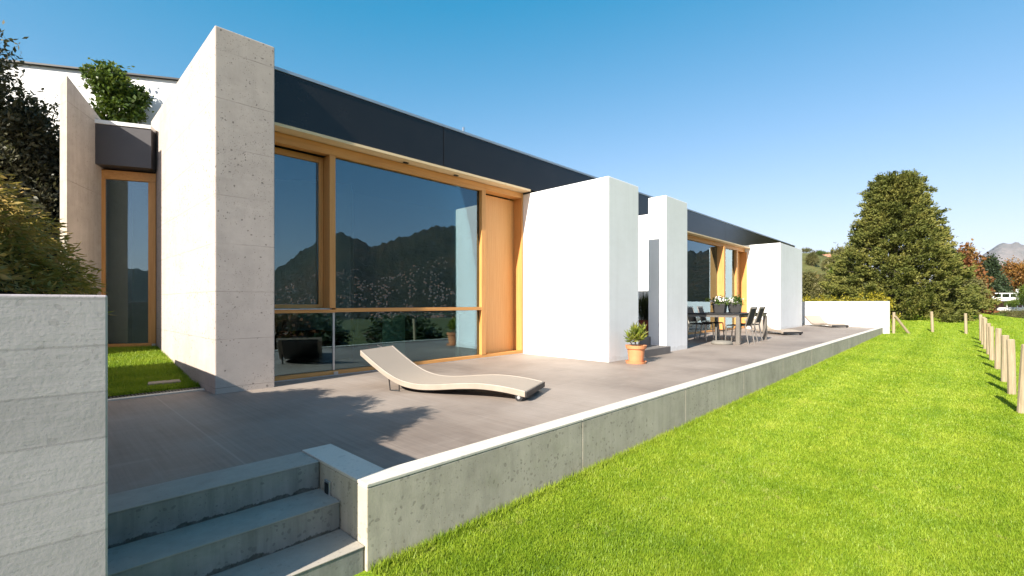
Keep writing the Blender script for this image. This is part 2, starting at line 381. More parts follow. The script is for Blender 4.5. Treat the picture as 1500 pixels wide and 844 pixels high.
# ------------------------------------------------------------------ terrain
def sm(a, b, x): t = np.clip((x-a)/(b-a), 0, 1); return t*t*(3-2*t)
def H(u, v):
    u = np.asarray(u, float); v = np.asarray(v, float)
    z = -.45+.20*np.clip((u-1.3)/23, 0, 1)+.72*sm(24, 42, u)
    z = z-.17*np.clip((u-1.3)/23, 0, 1)*(1-sm(-.6, 1.5, v))
    s = np.clip(-.9-v, 0, None)
    z = z-.16*np.minimum(s, 5)-.30*np.clip(s-5, 0, 130)
    z = z+11.5*sm(48, 118, u)*sm(2, 24, v)-1.2*sm(44, 60, u)*(1-sm(-2, 12, v))
    z = z+2.9*sm(9.2, 11, v)*(1-sm(-1, 1.5, u-.25*(v-10)))
    return z
def grid(name, us, vs, zf, mat, kind='structure'):
    U_, V_ = np.meshgrid(us, vs, indexing='ij'); Z = zf(U_, V_)
    P = np.stack([U_, V_, Z], -1).reshape(-1, 3); a, b = len(us), len(vs)
    i = np.arange((a-1)*(b-1)); r = i//(b-1)*b+i % (b-1)
    F = np.stack([r, r+b, r+b+1, r+1], 1)
    o = np_mesh(name, P, F, mat, smooth=True); o['kind'] = kind; return o
warp = lambda a, b, n: np.sign(np.linspace(a, b, n))*np.abs(np.linspace(a, b, n))**3
def hill_noise(u, v):
    return .35*np.sin(u*.11+1.3*np.sin(v*.07))*np.sin(v*.13+u*.03)
def terrain_z(u, v):
    d = np.hypot(u, v)
    return np.maximum(H(u, v)-.10+hill_noise(u, v)*sm(50, 120, d), -46)-18*sm(260, 900, d)*(v > -50)
grid('ground', warp(-9.2, 14.5, 150), warp(-11.5, 14.5, 150), terrain_z, M['terrain'])
grid('lawn', np.concatenate([np.arange(-6, 30, .3), np.arange(30, 50, .8)]), np.arange(-14, 12.1, .4),
     lambda u, v: H(u, v)-4*sm(9, 9.4, v)*(u < 25), M['lawn'])
# lake
lk = MB(); n = 48
lk.add([(2300*math.cos(2*math.pi*k/n), 2300*math.sin(2*math.pi*k/n), -44) for k in range(n)], [tuple(range(n))])
t = NT('lake_water'); t.bsdf((.02, .06, .09), .08, t.bump(t.noise(t.pos(), .4, 4), .1, .3)); lake = lk.build('lake', t.m); lake['kind'] = 'structure'

# mountains: azimuth measured from -v towards +u
def mount(name, az, ridge, r0, r1, base, mat, nr=26, rough=1.0):
    A = np.radians(np.arange(az[0], az[1], .175)); Rr = np.linspace(0, 1.35, nr)
    rx, ry = zip(*ridge); el = np.interp(np.degrees(A), rx, ry)
    eln = rough*(.0022*np.sin(A*71)+.0022*np.sin(A*167+1)+.0016*np.sin(A*391)+.0012*rng.normal(size=len(A)))
    Ag, Tg = np.meshgrid(A, Rr, indexing='ij'); r = r0+(r1-r0)*Tg
    prof = np.where(Tg < 1, Tg**.85, 1-(Tg-1)*1.2)
    hz = base+(el[:, None]*r1-base)*prof
    X, Y = r*np.sin(Ag), -r*np.cos(Ag); g_ = np.random.default_rng(5); rel = np.zeros_like(X)
    for o_ in range(60):
        wl = 700*.955**o_*(r1/2000); th = g_.random()*6.283; rel += wl/700*np.sin((X*np.cos(th)+Y*np.sin(th))*6.283/wl+g_.random()*6.283+.8*np.sin(Y*6.283/(wl*1.7)))
    hz += rough*rel*prof*(1-.8*np.clip(Tg, 0, 1))*r1*.0062
    hz += eln[:, None]*r1*np.clip(Tg, 0, 1)**5
    P = np.stack([r*np.sin(Ag), -r*np.cos(Ag), hz], -1); a, b = len(A), nr
    i = np.arange((a-1)*(b-1)); q = i//(b-1)*b+i % (b-1)
    o = np_mesh(name, P.reshape(-1, 3), np.stack([q, q+b, q+b+1, q+1], 1), mat, smooth=True); o['kind'] = 'structure'
    return P, A, Rr
def m_mountain(name, cs, sc):
    t = NT(name); P = t.pos(); f = t.math('ADD', t.math('MULTIPLY', t.noise(P, sc, 6, .65), .6), t.math('MULTIPLY', t.noise(P, sc*9, 5, .7), .4))
    t.bsdf(t.ramp(f, [(.32, cs[0]), (.5, cs[1]), (.68, cs[2])]), .95, t.bump(f, .9, 60), spec=.05); return t.m
ridge = [(-60, .06), (-20, .05), (5, .03), (14, .045), (19.5, .070), (22, .103), (24, .135), (25.6, .148), (27.5, .138), (30, .122), (32.5, .136), (35, .158), (38, .172), (41, .176), (46, .165), (52, .14), (58, .12), (64, .105), (70, .12), (76, .07), (84, -.01)]
MP, MA, MR = mount('lake_hills', (-60, 84), ridge, 1250, 2000, -46, m_mountain('forest_hills', [(.010, .014, .007), (.034, .032, .015), (.095, .052, .026)], .004))
ridge2 = [(66, .04), (74, .06), (80, .070), (84, .074), (86.0, .076), (87.3, .082), (87.8, .080), (88.3, .070), (88.9, .060), (89.5, .048), (90.5, .038), (95, .03), (132, .03)]
mount('far_mountains', (70, 130), ridge2, 3000, 4400, -60, m_mountain('rocky_mountains', [(.10, .11, .10), (.19, .17, .16), (.30, .26, .24)], .0022), 26, .8)
# the village on the far slope (only seen mirrored in the panes)
vb = MB(); q = 0
while q < 1150:
    az = random.uniform(12, 66); tt = random.random()**1.8*.46
    if random.random() > math.exp(-((az-31)/13)**2)+.15: continue
    if math.sin(az*1.9)+math.sin(az*.83+tt*14)+math.sin(tt*31+az*.4) < random.uniform(-1.6, 1.2): continue
    ia = int((az+60)/.175); k = min(int(tt/1.35*25), 24); x, y, z = MP[ia, k]
    x1, y1, z1 = MP[ia, k+1]; fr = tt/1.35*25-k; x += (x1-x)*fr; y += (y1-y)*fr; z += (z1-z)*fr
    w = random.uniform(.9, 2.6); d = random.uniform(1, 2.4); h = random.uniform(1.2, 3.0); q += 1
    vb.box(x-w, x+w, y-d, y+d, z-6, z+h, 0 if random.random() < .85 else 1)
    vb.add([(x-w-.5, y-d-.5, z+h), (x+w+.5, y-d-.5, z+h), (x+w+.5, y+d+.5, z+h), (x-w-.5, y+d+.5, z+h), (x-w, y, z+h+1.3), (x+w, y, z+h+1.3)],
           [(0, 1, 5, 4), (2, 3, 4, 5), (1, 2, 5), (3, 0, 4)], 1)
vo = vb.build('far_village', [m_plain('village_render', (.20, .19, .18), .8, 0, .35, .02), M['rooftile']]); tag(vo, None, None, None, 'stuff')

# ------------------------------------------------------------------ grass blades
def blades(name, P, hgt, wid, mat):
    n = len(P); a = rng.random(n)*2*np.pi; s = np.stack([np.cos(a), np.sin(a), np.zeros(n)], 1)
    lean = rng.normal(size=(n, 3))*.45; lean[:, 0] += .18*np.tanh(1.5*np.sin(P[:, 1]*2*np.pi/1.15+.35*np.sin(P[:, 0]*.6))); lean[:, 2] = 1; lean = unit(lean)
    hh = (hgt*(.55+.9*rng.random(n)))[:, None]; w = (np.ones(n)*wid)[:, None]
    V = np.stack([P-s*w*.5, P+s*w*.5, P+lean*hh], 1).reshape(-1, 3)
    o = np_mesh(name, V, np.arange(3*n).reshape(n, 3), mat); o['kind'] = 'stuff'; return o
YAW = R(44.02)
cu = (math.sin(YAW), math.cos(YAW))
N = 1150000
d = np.exp(rng.uniform(np.log(2.0), np.log(46), N)); tt = rng.uniform(-.45, 1.2, N); r = tt*d
u = r*cu[0]+d*cu[1]; v = -r*cu[1]+d*cu[0]
ok = (v < 2.29) & (v > -9) & (u > 1.0) & ~((u < 1.29) & (v > 1.95))
ok |= (u > 26.2) & (v < 9) & (v > -9)
u, v, d = u[ok], v[ok], d[ok]
blades('lawn_grass', np.stack([u, v, H(u, v)-.004], 1), .022+.0007*d, .0022+.0015*d, M['blade'])

n = 15000; uu = 1.0+rng.random(n)**1.6*23; vv = np.where(uu > 1.27, 2.30-np.abs(rng.normal(size=n))*.035, 2.2)
keep = uu > 1.27; uu, vv = uu[keep], vv[keep]; tuft = .6+.9*(np.sin(uu*9)+np.sin(uu*23+1) > .3)
o = blades('edge_grass', np.stack([uu, vv, H(uu, vv)-.004], 1), .055, .006, M['blade'])
# ------------------------------------------------------------------ terrace
fl = MB()
fl.prism([(.1, 3.19), (1.47, 3.19), (1.47, 2.475), (24.15, 2.475), (25.7, 6.26), (.1, 6.26)], -.45, 0)
o = fl.build('terrace_floor', M['floor']); o['kind'] = 'structure'
ga = MB(); ga.prism([(.1, 3.12), (1.42, 3.12), (1.42, 2.42), (24.12, 2.42), (24.12, 2.5), (1.5, 2.5), (1.5, 3.2), (.1, 3.2)], -.4, -.03)
o = ga.build('terrace_joint', M['dark']); o['kind'] = 'structure'

rw = thing('retaining_wall', 'long low concrete retaining wall edging the terrace beside the lawn', 'wall', (1.25, 2.31, -.45))
def loc(o, root):  # keep world placement of a mesh modelled in world coordinates
    o.matrix_parent_inverse = Matrix.Translation(-root.location); return o
js = [1.26, 3.247, 5.29, 7.3, 9.4, 11.6, 13.9, 16.3, 18.8, 21.4, 24.1]
w = MB()
for a, b in zip(js[:-1], js[1:]): w.box(a+.003, b-.003, 2.31, 2.455, -.75, .0, 0)
w.box(1.263, 1.455, 2.458, 3.165, -.75, .0, 0)
loc(w.build('wall_face', M['kerb'], rw, .006), rw)
w = MB()
for a, b in zip(js[:-1], js[1:]): w.box(a+.002, b-.002, 2.308, 2.457, .002, .022, 0)
w.box(1.261, 1.457, 2.459, 3.167, .002, .022, 0)
loc(w.build('coping', M['kerbtop'], rw, .004), rw)

st = thing('stairs', 'three weathered concrete steps leading up from the lawn to the terrace', 'stairs', (.75, 2.3, -.45))
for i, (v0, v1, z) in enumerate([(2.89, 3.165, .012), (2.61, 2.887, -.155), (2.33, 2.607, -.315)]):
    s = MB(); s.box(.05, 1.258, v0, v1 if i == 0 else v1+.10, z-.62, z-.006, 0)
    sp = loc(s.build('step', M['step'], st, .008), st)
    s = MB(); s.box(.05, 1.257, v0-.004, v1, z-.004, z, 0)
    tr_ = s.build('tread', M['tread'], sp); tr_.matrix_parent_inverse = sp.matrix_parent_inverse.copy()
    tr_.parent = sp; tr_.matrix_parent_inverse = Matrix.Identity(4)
sl = thing('step_light', 'small square recessed step light in the side of the low wall', 'wall light', (1.258, 2.77, -.12))
s = MB(); s.box(-.010, .004, -.035, .035, -.045, .045); s.build('frame', M['alu'], sl, .003)
s = MB(); s.box(-.013, -.0105, -.022, .022, -.032, .032); s.build('lens', M['dark'], sl)

# planter at the left
pw = thing('planter_wall', 'tall grey board marked concrete planter wall left of the steps', 'wall', (-1.5, 2.24, -.45))
w = MB(); w.box(-4.5, .197, 2.24, 2.42, -1.0, 1.03); w.box(.03, .197, 2.423, 7.75, -1.0, 1.027); w.box(-4.5, -4.3, 2.423, 7.75, -1, 1.027); w.box(-4.3, .027, 7.57, 7.75, -1, 1.027)
loc(w.build('wall_face', M['boards'], pw, .007), pw)
s = MB(); s.box(-4.3, .028, 2.422, 7.568, .0, .93); o = s.build('planter_soil', M['soil']); o['kind'] = 'structure'

# garden wall at the far end
gw = MB(); gw.prism([(24.16, 2.23), (24.42, 2.12), (26.1, 5.9), (25.84, 6.0)], -.6, 1.085)
tag(gw.build('garden_wall', M['white'], None, .01), 'low white rendered wall closing the far end of the terrace', 'wall')

# niche with grass strip
def strip_z(u, v): return .015+.27*np.clip((v-6.9)/2.2, 0, 1)
g = grid('grass_strip', np.linspace(.198, 1.405, 12), np.linspace(6.50, 9.6, 20), strip_z, M['lawn'])
n = 52000; uu = rng.uniform(.21, 1.40, n); vv = 6.52+rng.random(n)**1.15*3.0
blades('strip_grass', np.stack([uu, vv, strip_z(uu, vv)], 1), .042, .010, M['stripblade'])
s = MB(); s.box(.205, 1.40, 6.275, 6.36, -.2, .012); tag(s.build('edging_kerb', M['kerbtop'], None, .004), 'pale concrete edging strip before the small grass patch', 'kerb')
dr = thing('drain_channel', 'slotted dark drain grate along the front of the small grass patch', 'drain', (.8, 6.43, 0))
s = MB(); s.box(-.59, .6, -.065, .065, -.2, -.02); s.build('channel', M['dark'], dr)
s = MB()
for k in range(39): s.box(-.58+k*.03, -.562+k*.03, -.06, .06, -.015, .012)
s.build('grate', M['lintel'], dr)
s = MB(); s.prism([(.95, 6.83), (1.27, 6.80), (1.29, 6.98), (.98, 7.01)], 0, .062); tag(s.build('stepping_stone', M['stone'], None, .01), 'flat brown stepping stone sunk in the grass patch by the wall', 'stone')

# ------------------------------------------------------------------ the house
hs = thing('house', 'modern flat roofed house of white blocks, raw concrete and wood framed windows', 'house', (8, 6.3, 0))
def hp(mb, name, mat, bevel=.0, parent=None):
    o = mb.build(name, mat, parent or hs, bevel)
    if parent is None: o.matrix_parent_inverse = Matrix.Translation(-hs.location)
    return o
PZ = 4.06
o = hp(MB().box(1.41, 2.03, 5.90, 9.8, -.3, PZ), 'concrete_pier', M['pier'], .012); o['label'] = 'tall raw concrete pier at the near end of the facade'
o = hp(MB().box(6.82, 7.84, 4.31, 6.7, -.3, 3.165), 'wall_block', M['white'], .012); o['label'] = 'large white block beside the wooden door'
o = hp(MB().box(9.06, 10.09, 4.36, 4.76, -.3, 3.22), 'wall_fin', M['white'], .012); o['label'] = 'free standing white wall fin beside the dining table'
o = hp(MB().box(20.0, 23.35, 5.0, 6.9, -.3, 3.33), 'wall_block', M['white'], .012); o['label'] = 'white block at the far end of the facade'
o = hp(MB().box(10.6, 11.0, 5.25, 6.9, -.3, 3.2), 'wall_block', M['white'], .01)
hp(MB().box(7.845, 8.93, 4.20, 4.70, -.1, .14), 'entrance_step', M['darkstep'], .008); hp(MB().box(7.845, 10.597, 4.703, 6.9, -.1, .30), 'entrance_step', M['darkstep'], .008)
hp(MB().box(7.845, 13.4, 6.92, 7.05, .0, 3.2), 'rear_wall', M['white'])
hp(MB().box(2.035, 26.95, 6.16, 14.0, 3.52, 3.90), 'roof', M['lintel'])
fz0, fz1 = 3.235, 3.885
fj = [2.032, 4.70, 8.9, 13.1, 17.3, 21.5, 25.2, 26.97]
f = MB()
for a, b in zip(fj[:-1], fj[1:]): f.box(a+.006, b-.006, 6.10, 6.15, fz0, fz1)
hp(f, 'fascia', M['fascia'], .004)
hp(MB().box(2.032, 26.98, 6.085, 6.3, 3.888, 3.925), 'roof_edging', M['flash'])
hp(MB().box(5.115, 5.14, 6.09, 6.12, 3.926, 4.0), 'roof_clip', M['alu'])
hp(MB().box(26.98, 27.3, 6.25, 9.0, 2.6, 4.02), 'parapet', M['white'], .01)
for x0, x1 in ((2.032, 6.815), (13.42, 19.99)): hp(MB().box(x0, x1, 6.075, 6.40, 3.195, 3.232), 'soffit', M['palewood'])
for x0, x1 in ((2.032, 6.815), (13.42, 19.99)): hp(MB().box(x0, x1, 6.403, 6.52, 3.19, 3.5), 'head_wall', M['woodx'])
for x0 in (4.02, 5.02): hp(MB().box(x0, x0+.08, 6.20, 6.24, 3.178, 3.193), 'soffit_lamp', M['dark'])

VF = 6.28
def wood(name, boxes, mat, parent):
    for b in boxes: o = MB().box(*b).build(name, M[mat], parent, .003)
    return o
def pane(box, parent): return MB().box(*box).build('pane', M['glass'], parent)
# near window: main frame
wn = hp(MB().box(2.035, 5.81, VF, 6.40, 3.055, 3.188), 'window', M['woodx'], .004)
wood('transom', [(2.96, 5.70, VF+.001, 6.40, .878, .932), (2.035, 2.958, VF+.001, 6.56, .872, .915)], 'woodx', wn)
wood('bottom_rail', [(2.035, 6.81, VF, 6.42, .0, .062)], 'woodx', wn)
wood('mullion', [(2.872, 2.957, VF-.004, 6.56, .934, 3.052), (5.705, 5.805, VF-.004, 6.44, .064, 3.054)], 'woodz', wn)
wood('jamb', [(2.035, 2.07, VF+.002, 6.40, .064, 3.053)], 'woodz', wn)
wood('casement_stile', [(2.073, 2.15, 6.47, 6.54, .935, 3.05), (2.81, 2.868, 6.47, 6.54, .935, 3.05)], 'woodz', wn)
wood('casement_rail', [(2.152, 2.808, 6.472, 6.54, .937, .985), (2.152, 2.808, 6.472, 6.54, 2.97, 3.05)], 'woodx', wn)
MB().box(2.06, 2.868, 6.262, 6.465, .918, .93).build('window_sill', M['alu'], wn)
pane((2.152, 2.808, 6.495, 6.51, .987, 2.968), wn)
pane((2.96, 5.702, 6.345, 6.36, .935, 3.052), wn)
pane((2.073, 2.955, 6.345, 6.36, .065, .868), wn); pane((2.963, 5.702, 6.345, 6.36, .065, .875), wn)
MB().box(2.945, 2.973, 6.335, 6.342, .065, .87).build('glazing_joint', M['alu'], wn)
MB().box(2.93, 2.99, VF-.014, VF-.002, .012, .05).build('catch', M['alu'], wn)
MB().box(2.035, 6.81, 6.262, VF-.003, -.02, .012).build('sill', M['alu'], wn)
# near door
dn = hp(MB().box(5.808, 6.776, 6.50, 6.56, .02, 3.06), 'door', M['doorwood'], .003); dn['label'] = 'tall plain wooden door in a recess'
wood('door_frame', [(6.776, 6.815, VF, 6.60, .064, 3.19)], 'woodz', dn)
wood('door_head', [(5.815, 6.774, VF+.002, 6.5, 3.085, 3.187)], 'woodx', dn)
MB().tube([(5.90, 6.462, .85), (5.90, 6.462, 1.25)], .010).box(5.893, 5.907, 6.462, 6.5, .87, .885).box(5.893, 5.907, 6.462, 6.5, 1.215, 1.23).build('handle', M['alu'], dn)
# far window and door
wf = hp(MB().box(13.42, 19.98, VF, 6.40, 3.055, 3.188), 'window', M['woodx'], .004)
wood('bottom_rail', [(13.42, 19.98, VF, 6.42, .0, .062)], 'woodx', wf)
wood('mullion', [(17.2, 17.34, 6.10, 6.56, .064, 3.052), (18.98, 19.1, VF-.02, 6.5, .064, 3.052), (13.42, 13.5, VF+.002, 6.4, .064, 3.052)], 'woodz', wf)
pane((13.5, 17.198, 6.345, 6.36, .065, 3.052), wf); pane((17.342, 18.978, 6.345, 6.36, .065, 3.052), wf)
df = hp(MB().box(19.1, 19.93, 6.46, 6.52, .02, 3.05), 'door', M['doorwood'], .003)
wood('door_frame', [(19.93, 19.99, 6.20, 6.56, .064, 3.052)], 'woodz', df)
MB().tube([(19.2, 6.42, .85), (19.2, 6.42, 1.25)], .012).build('handle', M['alu'], df)
# interior shell
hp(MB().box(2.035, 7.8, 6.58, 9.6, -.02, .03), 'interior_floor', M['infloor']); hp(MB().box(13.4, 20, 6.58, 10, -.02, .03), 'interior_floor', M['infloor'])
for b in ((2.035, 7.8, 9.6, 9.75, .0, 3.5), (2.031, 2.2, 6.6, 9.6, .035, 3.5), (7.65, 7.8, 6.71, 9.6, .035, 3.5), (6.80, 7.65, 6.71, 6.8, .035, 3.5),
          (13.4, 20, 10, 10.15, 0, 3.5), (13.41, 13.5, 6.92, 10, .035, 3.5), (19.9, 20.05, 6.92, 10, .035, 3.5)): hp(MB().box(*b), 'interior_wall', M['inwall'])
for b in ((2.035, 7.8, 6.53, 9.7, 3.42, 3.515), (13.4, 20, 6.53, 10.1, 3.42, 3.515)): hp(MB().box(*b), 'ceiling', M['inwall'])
# wing with the narrow window, parallel to e
E_ = Vector((math.cos(R(-25)), math.sin(R(-25)), 0)); Nn = Vector((-E_.y, E_.x, 0))   # Nn points away from the viewer
def frame_e(o0):  # local axes: x along e, y away, z up
    m = Matrix(((E_.x, Nn.x, 0, o0[0]), (E_.y, Nn.y, 0, o0[1]), (0, 0, 1, o0[2]), (0, 0, 0, 1))); return m
def ebox(mb_boxes, name, mat, o0, bevel=.003, parent=None, mesh_only=False):
    m = MB()
    T = frame_e(o0)
    for (x0, x1, y0, y1, z0, z1) in mb_boxes:
        vs = [T @ Vector(p) for p in ((x0, y0, z0), (x1, y0, z0), (x1, y1, z0), (x0, y1, z0), (x0, y0, z1), (x1, y0, z1), (x1, y1, z1), (x0, y1, z1))]
        m.add(vs, [(3, 2, 1, 0), (4, 5, 6, 7), (0, 1, 5, 4), (1, 2, 6, 5), (2, 3, 7, 6), (3, 0, 4, 7)])
    return hp(m, name, mat, bevel, parent)
o0 = (1.40, 9.30, .28)
nw = ebox([(-.74, .0, .0, .08, 0.0, .085)], 'narrow_window', M['woodx'], o0)
ebox([(-.74, .0, .0, .08, 2.66, 2.80)], 'head_rail', M['woodx'], o0, .003, nw)
for xa, xb in ((-.74, -.655), (-.10, .0)): ebox([(xa, xb, -.004, .084, .087, 2.657)], 'jamb', M['woodz'], o0, .003, nw)
ebox([(-.653, -.102, .03, .045, .088, 2.656)], 'pane', M['glass'], o0, 0, nw)
ebox([(-.05, .0, -.012, -.006, .03, .075)], 'catch', M['alu'], o0, 0, nw)
ebox([(-.95, .0, -.20, .5, 2.83, 3.44)], 'lintel', M['lintel'], o0, .004)
ebox([(-.80, .0, -.215, 2.5, 3.443, 3.50)], 'roof_slab', M['white'], o0, .004)
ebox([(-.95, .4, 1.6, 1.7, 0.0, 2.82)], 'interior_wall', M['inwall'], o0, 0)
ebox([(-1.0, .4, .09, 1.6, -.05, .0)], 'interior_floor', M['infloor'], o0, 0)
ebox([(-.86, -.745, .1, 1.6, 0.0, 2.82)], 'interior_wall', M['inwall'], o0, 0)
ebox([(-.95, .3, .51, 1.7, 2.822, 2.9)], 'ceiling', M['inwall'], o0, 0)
wv = MB(); wv.prism([(.345, 8.72), (.80, 9.66), (.60, 10.4), (.36, 10.3), (.285, 8.98)], -.3, lambda p: 4.03-.20*(p[1]-8.95)/.7 if p[1] < 9.7 else 3.82)
tag(wv.build('concrete_wall', M['wing'], None, .006), 'beige raw concrete wall standing left of the narrow window', 'wall')
# white building behind
bb = thing('white_building', 'white building with a thin dark roof edge behind the concrete pier', 'building', (0, 11.6, 2))
o0 = (.90, 11.05, 0)
E_ = Vector((math.cos(R(-31)), math.sin(R(-31)), 0)); Nn = Vector((-E_.y, E_.x, 0))
T = frame_e(o0)
def bbx(boxes, name, mat):
    m = MB()
    for (x0, x1, y0, y1, z0, z1) in boxes:
        vs = [T @ Vector(p)-bb.location for p in ((x0, y0, z0), (x1, y0, z0), (x1, y1, z0), (x0, y1, z0), (x0, y0, z1), (x1, y0, z1), (x1, y1, z1), (x0, y1, z1))]
        m.add(vs, [(3, 2, 1, 0), (4, 5, 6, 7), (0, 1, 5, 4), (1, 2, 6, 5), (2, 3, 7, 6), (3, 0, 4, 7)])
    m.build(name, mat, bb)
bbx([(-1.55, 4.2, 0, 3.5, -1, 5.12)], 'wall', M['white']); bbx([(-1.6, 4.25, -.06, 3.55, 5.123, 5.152)], 'roof', M['dark'])

# ------------------------------------------------------------------ interior furniture
so = thing('armchair', 'black boxy armchair seen through the lower window pane', 'armchair', (3.12, 7.35, .03), R(8))
MB().box(-.42, .42, -.35, .40, .08, .40).build('seat', M['fabricdark'], so, .03); MB().box(-.42, .42, .40, .55, .08, .52).build('backrest', M['fabricdark'], so, .03)
for x in (-.47, .37): MB().box(x, x+.1, -.35, .55, .05, .50).build('armrest', M['fabricdark'], so, .03)
ra = thing('radiator', 'pale blue column radiator on the back wall behind the window', 'radiator', (4.2, 9.5, .2))
for k in range(14): MB().tube([(-.75+k*.115, 0, .05), (-.75+k*.115, 0, .47)], .042, 8).build('column', M['radiator'], ra)
MB().tube([(-.82, .02, .06), (.82, .02, .06)], .025).build('pipe', M['radiator'], ra)
gd = thing('glass_console', 'pale green frosted glass console table just inside the window', 'table', (4.72, 6.72, .03))
MB().box(-.78, -.36, -.02, .0, 0, .77).build('side_panel', M['greenglass'], gd); MB().box(-.78, .82, -.18, .2, .772, .80).build('tabletop', M['greenglass'], gd)
MB().box(.74, .79, -.03, .02, 0, .771).build('leg', M['greenglass'], gd)

# ------------------------------------------------------------------ loungers
def make_lounger(label):
    root = thing('sun_lounger', label, 'sun lounger', (0, 0, 0), 0, 'beige sun loungers on the terrace')
    S = [0, .08, .25, .5, .75, 1.0, 1.25, 1.45, 1.6, 1.72, 1.85, 2.02]; Z = [.105, .12, .145, .160, .145, .115, .100, .125, .18, .25, .335, .455]
    s2 = np.linspace(0, 2.02, 48)
    # smooth interpolation
    z2 = np.interp(s2, S, Z); 
    for _ in range(6): z2[1:-1] = (z2[:-2]+2*z2[1:-1]+z2[2:])/4
    def strip(x0, x1, top, bot):
        V = []
        for s, z in zip(s2, z2):
            V += [(x0, s, z+top), (x1, s, z+top), (x1, s, z+bot), (x0, s, z+bot)]
        F = []
        n = len(s2)
        for i in range(n-1):
            for k in range(4): F.append((i*4+k, i*4+(k+1) % 4, (i+1)*4+(k+1) % 4, (i+1)*4+k))
        F += [(3, 2, 1, 0), (n*4-4, n*4-3, n*4-2, n*4-1)]
        return MB().add(V, F)
    strip(.012, .608, 0, -.028).build('sling', M['sling'], root, 0, False)
    for x in (-.018, .61): strip(x, x+.028, .004, -.060).build('side_rail', M['slingframe'], root, .006)
    MB().box(-.018, .638, -.022, -.002, .045, .105).build('foot_bar', M['dark'], root, .004)
    strip(.05, .57, -.031, -.055).build('underframe', M['dark'], root)
    for x in (-.012, .60):
        w = MB()
        V = []
        w.tube([(x, .07, .042), (x+.03, .07, .042)], .042, 16)
        wo = w.build('wheel', M['dark'], root); MB().tube([(x-.006, .07, .042), (x+.036, .07, .042)], .018, 10).build('hub', M['alu'], wo)
    for x in (.03, .58):
        MB().tube([(x, 1.52, .11), (x, 1.52, .01), (x, 1.64, .01), (x, 1.66, .17)], .008).build('leg', M['dark'], root)
    MB().tube([(.2, 2.02, .45), (.22, 2.09, .475), (.40, 2.09, .475), (.42, 2.02, .45)], .006).build('headrest_loop', M['dark'], root)
    return root
lg = make_lounger('nearest beige sun lounger standing alone before the big window')
lg.location = (3.50, 3.19, 0); lg.rotation_euler.z = R(24)
for (x, y, a, lab) in ((16.42, 4.02, -40, 'beige sun lounger half hidden behind the dining chairs'), (22.9, 3.83, -50, 'farthest sun lounger, small, in front of the low white end wall')):
    c = copy_tree(lg); c.location = (x, y, 0); c.rotation_euler.z = R(a); c['label'] = lab

# ------------------------------------------------------------------ dining set
tb = thing('dining_table', 'long dark dining table with steel legs on the far terrace', 'table', (13.0, 4.55, 0))
MB().box(-1.12, 1.12, -.70, .70, .715, .745).build('tabletop', M['tabletop'], tb, .004)
MB().box(-1.10, 1.10, -.68, -.64, .655, .713).box(-1.10, 1.10, .64, .68, .655, .713).box(-1.10, -1.06, -.64, .64, .655, .713).box(1.06, 1.10, -.64, .64, .655, .713).build('apron', M['steel'], tb)
for sx in (-1.07, 1.07):
    for sy in (-.65, .65): MB().box(sx-.045, sx+.045, sy-.045, sy+.045, 0, .654).build('leg', M['steel'], tb, .004)
def make_chair(lab):
    root = thing('dining_chair', lab, 'chair', (0, 0, 0), 0, 'black webbing chairs around the dining table')
    MB().box(-.22, .22, -.22, .22, .435, .465).build('seat', M['blackweave'], root, .008)
    V = [(-.20, -.235, .50), (.20, -.235, .50), (.20, -.34, .88), (-.20, -.34, .88), (-.20, -.25, .50), (.20, -.25, .50), (.20, -.355, .88), (-.20, -.355, .88)]
    MB().add(V, [(0, 1, 2, 3), (7, 6, 5, 4), (0, 4, 5, 1), (2, 6, 7, 3), (0, 3, 7, 4), (1, 5, 6, 2)]).build('backrest', M['blackweave'], root)
    for x in (-.22, .22):
        MB().tube([(x, -.30, 0), (x, -.225, .44), (x, -.36, .90)], .016, 8).build('back_leg', M['steel'], root)
        MB().tube([(x, .25, 0), (x, .215, .44)], .016, 8).build('front_leg', M['steel'], root)
    MB().tube([(-.22, -.36, .90), (.22, -.36, .90)], .016, 8).build('top_rail', M['steel'], root)
    return root
ch = make_chair('nearer of the two black chairs on the lawn side of the dining table')
ch.location = (12.35, 4.03, 0); ch.rotation_euler.z = R(0)
for (x, y, a, lab) in ((13.12, 4.06, 2, 'farther of the two black chairs on the lawn side of the dining table'),
                       (12.62, 5.08, 176, 'leftmost black dining chair, on the window side of the table'),
                       (13.5, 5.1, 185, 'black dining chair on the window side, just behind the flower boxes')):
    c = copy_tree(ch); c.location = (x, y, 0); c.rotation_euler.z = R(a); c['label'] = lab
def flower_box(x, y, lab):
    root = thing('flower_box', lab, 'flower pot', (x, y, .745), R(10), 'flower boxes on the dining table')
    V = [(-.17, -.13, 0), (.17, -.13, 0), (.17, .13, 0), (-.17, .13, 0), (-.22, -.16, .24), (.22, -.16, .24), (.22, .16, .24), (-.22, .16, .24)]
    MB().add(V, [(3, 2, 1, 0), (4, 5, 6, 7), (0, 1, 5, 4), (1, 2, 6, 5), (2, 3, 7, 6), (3, 0, 4, 7)]).build('pot', M['planter'], root, .006)
    P, D = clumped([(0, 0, .28, .24, .18, .13)], 70, 14, .035, .8); P[:, 2] = np.maximum(P[:, 2], .22)
    V1, F1 = leaves(P, .07, .035, D, .8)
    P, D = clumped([(0, 0, .30, .23, .17, .13)], 60, 4, .016, .2); P = P[P[:, 2] > .27]
    V2, F2 = leaves(P, .042, .036)
    o = np_mesh('foliage', np.concatenate([V1, V2]), np.concatenate([F1, F2+len(V1)]), [M['flowerleaf'], M['flower']], root)
    o.data.polygons.foreach_set('material_index', np.concatenate([np.zeros(len(F1), np.int32), np.ones(len(F2), np.int32)]))
flower_box(13.0, 4.72, 'nearer dark flower box with white flowers on the dining table')
flower_box(13.65, 4.55, 'farther dark flower box with white flowers on the dining table')
